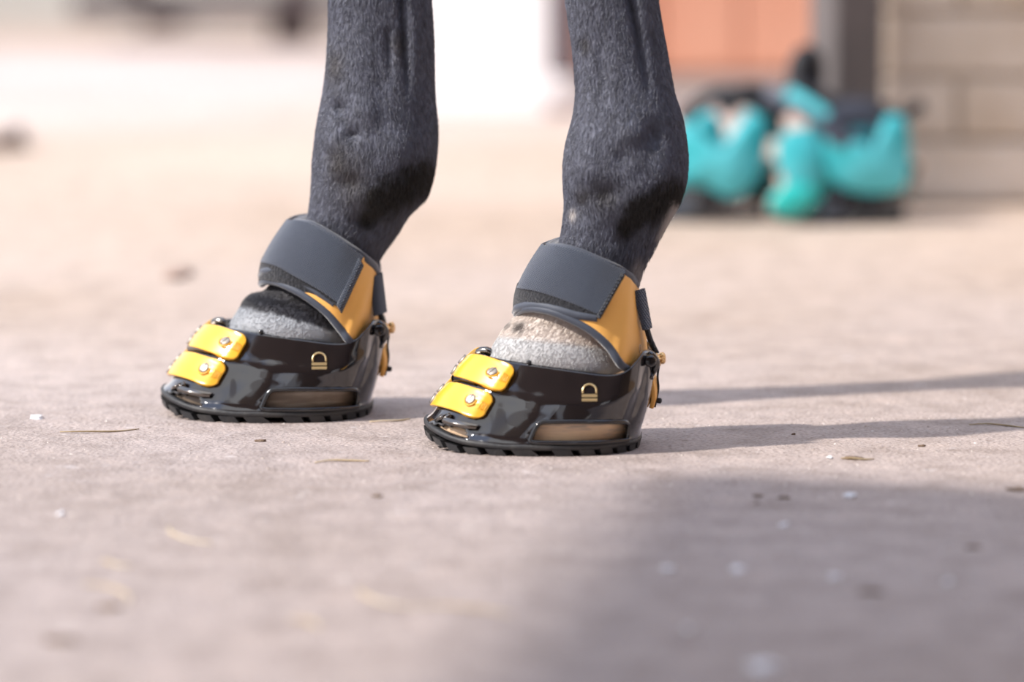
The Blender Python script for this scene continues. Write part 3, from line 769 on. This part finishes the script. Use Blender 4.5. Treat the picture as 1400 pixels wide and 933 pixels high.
FEAT_L = [('l', (545, -60), (558, 135), 5, -.0044), ('l', (530, 40), (533, 120), 5, -.0018), ('g', 565, 60, 9, 60, .0018), ('g', 462, 148, 9, 9, -.0034), ('g', 482, 184, 10, 9, -.0034), ('g', 470, 168, 8, 8, -.0012), ('g', 500, 150, 16, 20, .002), ('g', 455, 190, 10, 16, .0018),
          ('g', 478, 250, 22, 14, -.0022), ('g', 545, 210, 22, 26, .0020), ('g', 500, 300, 20, 14, -.0026), ('g', 442, 215, 9, 30, -.0010), ('g', 520, 110, 10, 50, -.001), ('g', 485, 100, 14, 50, .001)]
def displace(fr, rings, feat):
    for r in rings:
        c = sum(r, Vector())/len(r)
        for i, p in enumerate(r):
            pn = Vector((p.x, -abs(p.y), p.z)); q = project(fr, pn); d_ = 0
            side = min(1, abs(p.y)/.012)
            for f_ in feat:
                if f_[0] == 'l':
                    dd, t = seg_d(q, f_[1], f_[2]); d_ += f_[4]*math.exp(-(dd/f_[3])**2)*(1-t**3)
                else: d_ += f_[5]*math.exp(-((q[0]-f_[1])/f_[3])**2-((q[1]-f_[2])/f_[4])**2)
            o = (p-c); o.z = 0; o = Vector((o.x*.3, o.y, 0)).normalized()
            r[i] = p+o*d_*side*1.5
def upper(fr, top, L0):
    "rings above the frame: cannon, knee, forearm (local coordinates)"
    c = sum(top, Vector())/len(top); a = (top[0]-top[NS//2]).length/2; w_ = L0[4]
    z0 = c.z; st = []
    for z, dx, aa, ww in ((z0+.03, .001, a*.99, w_), (.40, .0, a*1.02, w_*1.05), (.44, -.004, a*1.2, w_*1.45), (.48, -.008, a*1.30, w_*1.7), (.52, -.006, a*1.22, w_*1.6), (.56, 0, a*1.12, w_*1.5), (.64, .006, a*1.35, w_*1.7), (.74, .012, a*1.9, w_*2.2), (.82, .02, a*2.4, w_*2.6)):
        if z > z0+.02: st.append((z, c.x+dx, aa, ww))
    rr = []
    for z, x, aa, ww in st:
        rr.append([Vector((x-aa*math.cos(2*PI*i/NS), c.y-ww*math.copysign(abs(math.sin(2*PI*i/NS))**.9, math.sin(2*PI*i/NS)), z)) for i in range(NS)])
    # smooth interpolation between sparse rings
    ctrl = [top]+rr; out_ = []
    cols = [cat([r[i] for r in ctrl], 50) for i in range(NS)]
    return [[cols[i][k] for i in range(NS)] for k in range(49, 0, -1)]
Vh, Fh = [], []
legs = {}
for key, fr, L, feat in (('L', FL, LEG_L, FEAT_L), ('R', FR, LEG_R, FEAT_R)):
    fr2 = fr
    rg = leg_rings(fr2, L); top0 = [v.copy() for v in rg[0]]
    displace(fr2, rg, feat)
    up = upper(fr2, top0, L[0])
    # let the displacement of the topmost ring fade upward
    dl = [rg[0][i]-top0[i] for i in range(NS)]
    for k, r in enumerate(reversed(up)):
        f_ = max(0, 1-k/14)
        for i in range(NS): r[i] = r[i]+dl[i]*f_
    allr = [[fr2.M @ p for p in r] for r in up+rg]
    b = len(Vh); grid(allr, True, Vh, Fh)
    # bottom cap
    last = b+(len(allr)-1)*NS; Fh.append(tuple(last+i for i in range(NS)))
    legs[key] = (b, allr)
# trouser join: near half of the far (L) leg's top ring to far half of the near (R) leg's top ring
bL, bR = legs['L'][0], legs['R'][0]; H = NS//2
inL = [bL+i for i in range(0, H+1)]                       # toe -> near -> heel
inR = [bR+(NS-i) % NS for i in range(0, H+1)]             # toe -> far -> heel
for i in range(H): Fh.append((inL[i], inL[i+1], inR[i+1], inR[i]))
waist = [bL+(NS-i) % NS for i in range(0, H+1)]+[bR+i for i in range(H, -1, -1)]
cx = sum((Vh[i] for i in waist), Vector())/len(waist)
prev = waist; m_ = len(waist)
for z, sx, sy, dx in ((.90, 1.25, 1.12, .03), (1.02, 1.6, 1.3, .07), (1.18, 1.8, 1.42, .10), (1.34, 1.75, 1.3, .12), (1.48, 1.4, .9, .14), (1.56, .8, .4, .15)):
    b = len(Vh)
    for i in waist:
        p = Vh[i]; k = min(1, (z-.82)/.3)
        a = math.atan2(p.y-cx.y, p.x-cx.x); el = Vector((.19*math.cos(a), .19*math.sin(a), 0)); q0 = Vector((p.x-cx.x, p.y-cx.y, 0)).lerp(el, k)
        Vh.append(Vector((cx.x+dx+q0.x*sx, cx.y+q0.y*sy, z)))
    for i in range(m_): j = (i+1) % m_; Fh.append((prev[i], prev[j], b+j, b+i))
    prev = [b+i for i in range(m_)]
Fh.append(tuple(prev))
# coat colour
def coat_col(key, q, ynear, nzv):
    x, y = q
    base = np.array([.112, .120, .158])
    def bl(c, col, a): a = max(0, min(1, a)); return c*(1-a)+np.array(col)*a
    c = base*(1+.35*nzv)
    if key == 'L':
        d1, t1_ = seg_d(q, (578, 240), (520, 275)); c = bl(c, (.006, .005, .005), 1.4*(1-(d1/30)**2)+.8*nzv)
        d1, t1_ = seg_d(q, (520, 275), (503, 300)); c = bl(c, (.006, .005, .005), 1.2*(1-(d1/18)**2)+.4*nzv)
        for gx, gy, s_ in ((482, 250, 20), (462, 222, 14), (545, 60, 9), (458, 90, 12)): c = bl(c, (.055, .045, .034), .6*math.exp(-((x-gx)/s_)**2-((y-gy)/(s_*2))**2))
        if y > 380 and x < 520:
            lim = 418+(x-340)*.27+4*nzv
            c = bl(c, (.012, .010, .010), .8)
            c = bl(c, (.34, .36, .39), (y-lim)/5)
    else:
        d1, t1_ = seg_d(q, (922, 262), (872, 290)); c = bl(c, (.007, .006, .006), 1.4*(1-(d1/26)**2)+.8*nzv)
        d1, t1_ = seg_d(q, (872, 290), (856, 312)); c = bl(c, (.007, .006, .006), 1.2*(1-(d1/17)**2)+.4*nzv)
        for gx, gy, s_ in ((826, 268, 18), (795, 268, 10), (800, 60, 9)): c = bl(c, (.032, .027, .025), .75*math.exp(-((x-gx)/s_)**2-((y-gy)/(s_*1.2))**2))
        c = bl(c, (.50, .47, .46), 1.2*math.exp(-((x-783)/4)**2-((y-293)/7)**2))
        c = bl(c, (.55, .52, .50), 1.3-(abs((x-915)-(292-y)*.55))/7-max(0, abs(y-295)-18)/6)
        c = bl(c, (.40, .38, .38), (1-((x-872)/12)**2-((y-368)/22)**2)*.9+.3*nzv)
        if y > 385:
            c = bl(c, (.62, .55, .50), (y-395)/12)
            c = bl(c, (.10, .08, .07), 1.5*math.exp(-((x-712)/9)**2-((y-447)/8)**2)+.5*nzv-.3)
            c = bl(c, (.12, .10, .09), 1.6*math.exp(-((x-692)/10)**2-((y-440)/9)**2)+.3*nzv-.3)
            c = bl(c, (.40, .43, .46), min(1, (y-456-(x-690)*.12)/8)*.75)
    return c
horse = mk('horse', Vh, Fh, M['skin'])
recalc(horse)
tag(horse, 'black horse, only its two slender dark forelegs in view, wearing the yellow hoof boots', 'horse')
from mathutils import noise as mn
nL = legs['R'][0]; nLegR = legs['R'][0]+len(legs['R'][1])*NS
Vn = np.array([tuple(v) for v in Vh])
def key_of(i): return 'L' if i < nL else 'R'
cols = np.zeros((len(Vh), 4)); cols[:, 3] = 1
for i, v in enumerate(Vh):
    if v.z > .55: cols[i, :3] = np.array((.112, .120, .158))*(1+.4*mn.noise(v*220)); continue
    k = key_of(i); fr = FL if k == 'L' else FR; l = fr.I @ v; l.y = -abs(l.y); q = project(fr, l)
    cols[i, :3] = coat_col(k, q, l.y, mn.noise(v*220)*1.2)
ca = horse.data.color_attributes.new('coat', 'FLOAT_COLOR', 'POINT'); ca.data.foreach_set('color', cols.astype(np.float32).ravel())

# fine hair of the coat
me = horse.data; me.calc_loop_triangles()
tri = np.array([t.vertices[:] for t in me.loop_triangles]); co = Vn[tri]
cz = co[:, :, 2].mean(1); sel = cz < .80
tri = tri[sel]; co = co[sel]
area = .5*np.linalg.norm(np.cross(co[:, 1]-co[:, 0], co[:, 2]-co[:, 0]), axis=1); area[area < 1e-12] = 0
area *= np.where(co[:, :, 2].mean(1) > .40, .35, 1.0)*np.clip((.80-co[:, :, 2].mean(1))/.2, 0, 1)
NH = 190000
pick = rng.choice(len(tri), NH, p=area/area.sum())
r1 = np.sqrt(rng.random(NH)); r2 = rng.random(NH)
wts = np.stack([1-r1, r1*(1-r2), r1*r2], 1)
P0 = (co[pick]*wts[:, :, None]).sum(1)
vn = np.zeros((len(Vh), 3)); me.vertices.foreach_get('normal', vn.ravel()); vn = np.array([tuple(v.normal) for v in me.vertices])
Nn = (vn[tri[pick]]*wts[:, :, None]).sum(1); Nn /= np.linalg.norm(Nn, axis=1)[:, None]+1e-9
hc = (cols[tri[pick], :3]*wts[:, :, None]).sum(1)
isR = (tri[pick][:, 0] >= nL)
down = np.tile(np.array([0, 0, -1.0]), (NH, 1))
low = np.clip((.165-P0[:, 2])/.05, 0, 1)          # the pastern hair runs forward and down
down[:, 0] -= low*.9
fwd = np.stack([mn.noise_vector(Vector(p)*35) for p in P0]) if False else np.array([tuple(mn.noise_vector(Vector(p)*28)) for p in P0])
down = down+fwd*(.40-.28*low)[:, None]+rng.normal(0, .12, (NH, 3))
tan = down-(down*Nn).sum(1)[:, None]*Nn; tan /= np.linalg.norm(tan, axis=1)[:, None]+1e-9
Ln = rng.uniform(.0026, .0048, NH)
# feather at the back of the fetlock
backness = np.zeros(NH)
for kk, fr in (('L', FL), ('R', FR)):
    msk = isR if kk == 'R' else ~isR
    A = np.array(fr.I)[:3]; loc = P0[msk] @ A[:, :3].T+A[:, 3]
    nloc = Nn[msk] @ A[:, :3].T; nloc /= np.linalg.norm(nloc, axis=1)[:, None]
    bz = np.clip(nloc[:, 0], 0, 1)*np.exp(-((loc[:, 2]-.150)/.028)**2)
    backness[msk] = bz*(1.0 if kk == 'R' else .5)
Ln = Ln*(1+1.8*backness)
# below the coronet the hair is very short
lowr = np.clip((.085-P0[:, 2])/.01, 0, 1); Ln *= (1-.55*lowr)
lift = .30+rng.random(NH)*.22+backness*.5
d1 = tan+Nn*lift[:, None]; d1 /= np.linalg.norm(d1, axis=1)[:, None]
d2 = tan+Nn*(lift*.15)[:, None]+np.array([0, 0, -.25]); d2 /= np.linalg.norm(d2, axis=1)[:, None]
P1 = P0+d1*Ln[:, None]*.5; P2 = P1+d2*Ln[:, None]*.5
pts = np.stack([P0, P1, P2], 1).reshape(-1, 3)
hcv = bpy.data.hair_curves.new('coat_hair'); hcv.add_curves([3]*NH)
hcv.attributes['position'].data.foreach_set('vector', pts.astype(np.float32).ravel()) if 'position' in hcv.attributes else hcv.position_data.foreach_set('vector', pts.astype(np.float32).ravel())
ra = hcv.attributes.get('radius') or hcv.attributes.new('radius', 'FLOAT', 'POINT')
ra.data.foreach_set('value', np.tile(np.array([.00014, .00012, .00004], dtype=np.float32), NH))
jit = 1+((.55+1.5*rng.random(NH)**2.2)-1)[:, None]*(1-.75*np.clip(hc.mean(1)/.25, 0, 1))[:, None]
hc4 = np.ones((NH, 4), dtype=np.float32); hc4[:, :3] = np.clip(hc*jit, 0, .9)
hca = hcv.attributes.new('coat', 'FLOAT_COLOR', 'CURVE'); hca.data.foreach_set('color', hc4.ravel())
hcv.materials.append(M['hair'])
ho = bpy.data.objects.new('coat_hair', hcv); C.objects.link(ho); ho.parent = horse; ho['kind'] = 'stuff'

# hooves inside the boots
for fr, m, lab in ((FR, M['horn_pale'], 'beige hoof inside the nearer boot'), (FL, M['horn_dark'], 'brown grey hoof inside the farther boot')):
    rws = shell_rows(.0062, 14)[:12]
    rws = [[fr.M @ (p*1.0) for p in r] for r in rws]
    for r in rws[-1:]:
        pass
    V, F = grid(rws, True); F.append(tuple(range(NA))[::-1]); F.append(tuple(range(len(V)-NA, len(V))))
    o = recalc(mk('hoof', V, F, m, horse)); o['label'] = lab

# ------------------------------------------------------------------ litter on the floor
M['straw'] = mat('pale_straw', (.55, .42, .24), .7, var=(30, (.68, .58, .42), .4, .6))
M['dark_litter'] = mat('dark_bark', (.15, .10, .07), .8, var=(120, (.26, .19, .13), .4, .7))
M['olive'] = mat('olive_hay', (.30, .22, .12), .8, var=(90, (.42, .33, .2), .4, .7))
M['chalk'] = mat('white_lime_crumb', (.85, .86, .90), .8, bump=(200, .5, .001))
M['dung'] = mat('dark_earth', (.10, .06, .045), .9, bump=(80, .6, .003))
def straw(px0, py0, px1, py1, m, name, label, catg, group=None, r=.0010, bend=.15):
    a, b = floor_pt(px0, py0), floor_pt(px1, py1); c = (a+b)/2; d_ = b-a; s = Vector((-d_.y, d_.x, 0))*bend*random.choice((-1, 1))
    P = cat([a-c, (a-c)*.4+s*.8+Vector((0, 0, .0006)), (b-c)*.4+s*.8, b-c], 12); P = [p+Vector((0, 0, r*.7)) for p in P]
    V, F = tube(P, lambda u: r*(1-.6*abs(u-.5)*1.6), 6, flat=.7); o = mk(name, V, F, m); o.location = (c.x, c.y, 0); tag(o, label, catg, group); return o
for x0_, y0_, x1_, y1_, mm, nm, lb, ct in [
    (232, 722, 292, 745, 'straw', 'straw_stalk', 'pale bent straw stalk on the concrete in front of the farther boot', 'straw'),
    (492, 806, 560, 832, 'straw', 'straw_stalk', 'pale straw stalk on blurred foreground concrete left of the shade edge', 'straw'),
    (560, 832, 700, 842, 'straw', 'straw_stalk', 'faint long straw stalk at the edge of the foreground shade', 'straw'),
    (115, 800, 175, 826, 'straw', 'straw_stalk', 'pale curved straw stalk in the blurred left foreground', 'straw'),
    (396, 848, 436, 862, 'straw', 'straw_stalk', 'short straw piece in the blurred centre foreground', 'straw'),
    (430, 634, 505, 632, 'straw', 'straw_stalk', 'thin pale stalk between the two booted hooves in front', 'straw'),
    (140, 768, 180, 776, 'straw', 'straw_stalk', 'short pale straw bit above the curved stalk at left', 'straw'),
    (82, 592, 190, 588, 'olive', 'hay_wisp', 'thin brown hay wisp left of the farther boot', 'hay'),
    (1150, 628, 1195, 629, 'olive', 'hay_wisp', 'olive hay wisp on the floor right of the nearer boot', 'hay'),
    (1325, 582, 1400, 586, 'olive', 'hay_wisp', 'long greenish hay blade at the right edge of the floor', 'hay'),
    (505, 578, 560, 574, 'straw', 'straw_stalk', 'tiny straw bit on the ground behind the farther boot heel', 'straw'),
    (655, 570, 700, 572, 'olive', 'hay_wisp', 'small brown wisp by the toe of the nearer boot', 'hay')]:
    straw(x0_, y0_, x1_, y1_, M[mm], nm, lb, ct, 'stray stalks on the concrete')
def crumb(px, py, rx, ry, rz, m, name, label, catg, group):
    p = floor_pt(px, py); bm = bmesh.new(); bmesh.ops.create_icosphere(bm, subdivisions=3, radius=1)
    sd_ = random.random()*50
    for v in bm.verts:
        k = 1+.6*mn.noise(v.co*1.6+Vector((sd_, 0, 0)))+.35*mn.noise(v.co*4+Vector((sd_, 3, 0)))
        v.co = Vector((v.co.x*rx*k, v.co.y*ry*k, max(-.2, v.co.z)*rz*k+rz*.15))
    me_ = bpy.data.meshes.new(name); bm.to_mesh(me_); bm.free(); me_.materials.append(m)
    me_.polygons.foreach_set('use_smooth', [True]*len(me_.polygons))
    o = bpy.data.objects.new(name, me_); C.objects.link(o); o.location = (p.x, p.y, .0002); tag(o, label, catg, group)
for px, py, s, lb in ((913, 779, 5, 'white lime crumb in the shade, first of the row from the left'), (1009, 780, 6, 'white lime crumb in the shade, second of the row from the left'), (1141, 790, 4.5, 'small white lime crumb in the shade, third of the row from the left'), (1297, 797, 4, 'small pale crumb in the shade nearest the right edge'),
                      (1045, 914, 14, 'largest white lime crumb, at the bottom of the shaded foreground'), (1163, 679, 9, 'white splayed fleck on the floor at the right, in focus'), (1072, 719, 4, 'tiny white fleck below the dark bark chips'), (50, 572, 9, 'white fleck at the far left of the sharp floor'),
                      (940, 861, 4, 'faint pale crumb in the blurred shade'), (1135, 627, 4, 'white speck beside the olive hay wisp'), (84, 704, 4, 'tiny pale crumb in the left foreground')):
    sc = floor_pt(px+1, py).x-floor_pt(px, py).x
    crumb(px, py, s*sc*(1.5 if py > 690 else 1), s*sc*(2.2 if py > 690 else 1.4), .0010+.00006*s, M['chalk'], 'lime_crumb', lb, 'crumb', 'white crumbs on the concrete')
for px, py, s, lb in ((1036, 680, 7, 'dark bark chip on the shaded floor, left one of two'), (1072, 682, 10, 'dark bark chip on the shaded floor, right one of two'), (356, 604, 9, 'small brown chip in front of the farther boot'), (1166, 628, 14, 'flat dark clump under the olive hay wisp'), (1260, 611, 6, 'small brown chip near the right edge'), (1330, 750, 12, 'dark blurred chip in the right foreground'),
                      (1190, 811, 18, 'dark blurred chip in the shaded foreground'), (1035, 689, 4, 'tiny dark chip under the bark chips'), (1390, 671, 14, 'reddish brown chip at the right edge'), (516, 680, 9, 'small ochre chip in the middle foreground'), (85, 878, 24, 'dark flat clump in the blurred left foreground'), (150, 832, 20, 'dark flat leaf scrap in the left foreground'),(1085, 595, 3, 'tiny chip on the floor right of the nearer boot')):
    sc = floor_pt(px+1, py).x-floor_pt(px, py).x
    crumb(px, py, s*sc*.85, s*sc*.45, .0009+.00004*s, M['dark_litter'], 'bark_chip', lb, 'chip', 'dark chips on the concrete')
crumb(8, 202, .030, .05, .02, M['dung'], 'earth_clod', 'dark brown clod far back at the left edge', 'clod', None)
crumb(246, 376, .014, .05, .004, mat('pale_earth', (.30, .21, .17), .9), 'earth_clod', 'flat pale brown clod on the floor behind the farther boot', 'clod', None)
# loose grit
V = []; F = []
for k in range(5200):
    Y = 1.85+1.7*random.random()**1.1; x = random.uniform(-1, 1)*(.155*Y+.02); s = .0004+.0011*random.random()**3
    b = len(V); a = random.random()*6.3
    for q in range(4): V.append(Vector((x+s*math.cos(a+q*1.57)*random.uniform(.6, 1.4), Y+s*math.sin(a+q*1.57)*random.uniform(.6, 1.4), -.0001)))
    V.append(Vector((x, Y, s*random.uniform(.5, .9))))
    F += [(b, b+1, b+4), (b+1, b+2, b+4), (b+2, b+3, b+4), (b+3, b, b+4)]
g = mk('grit', V, F, mat('floor_grit', (.40, .33, .29), .9, var=(60, (.66, .60, .56), .45, .6)), smooth=False)
tag(g, 'fine sandy grit scattered over the concrete', 'grit', None, 'stuff')
bpy.context.view_layer.update()
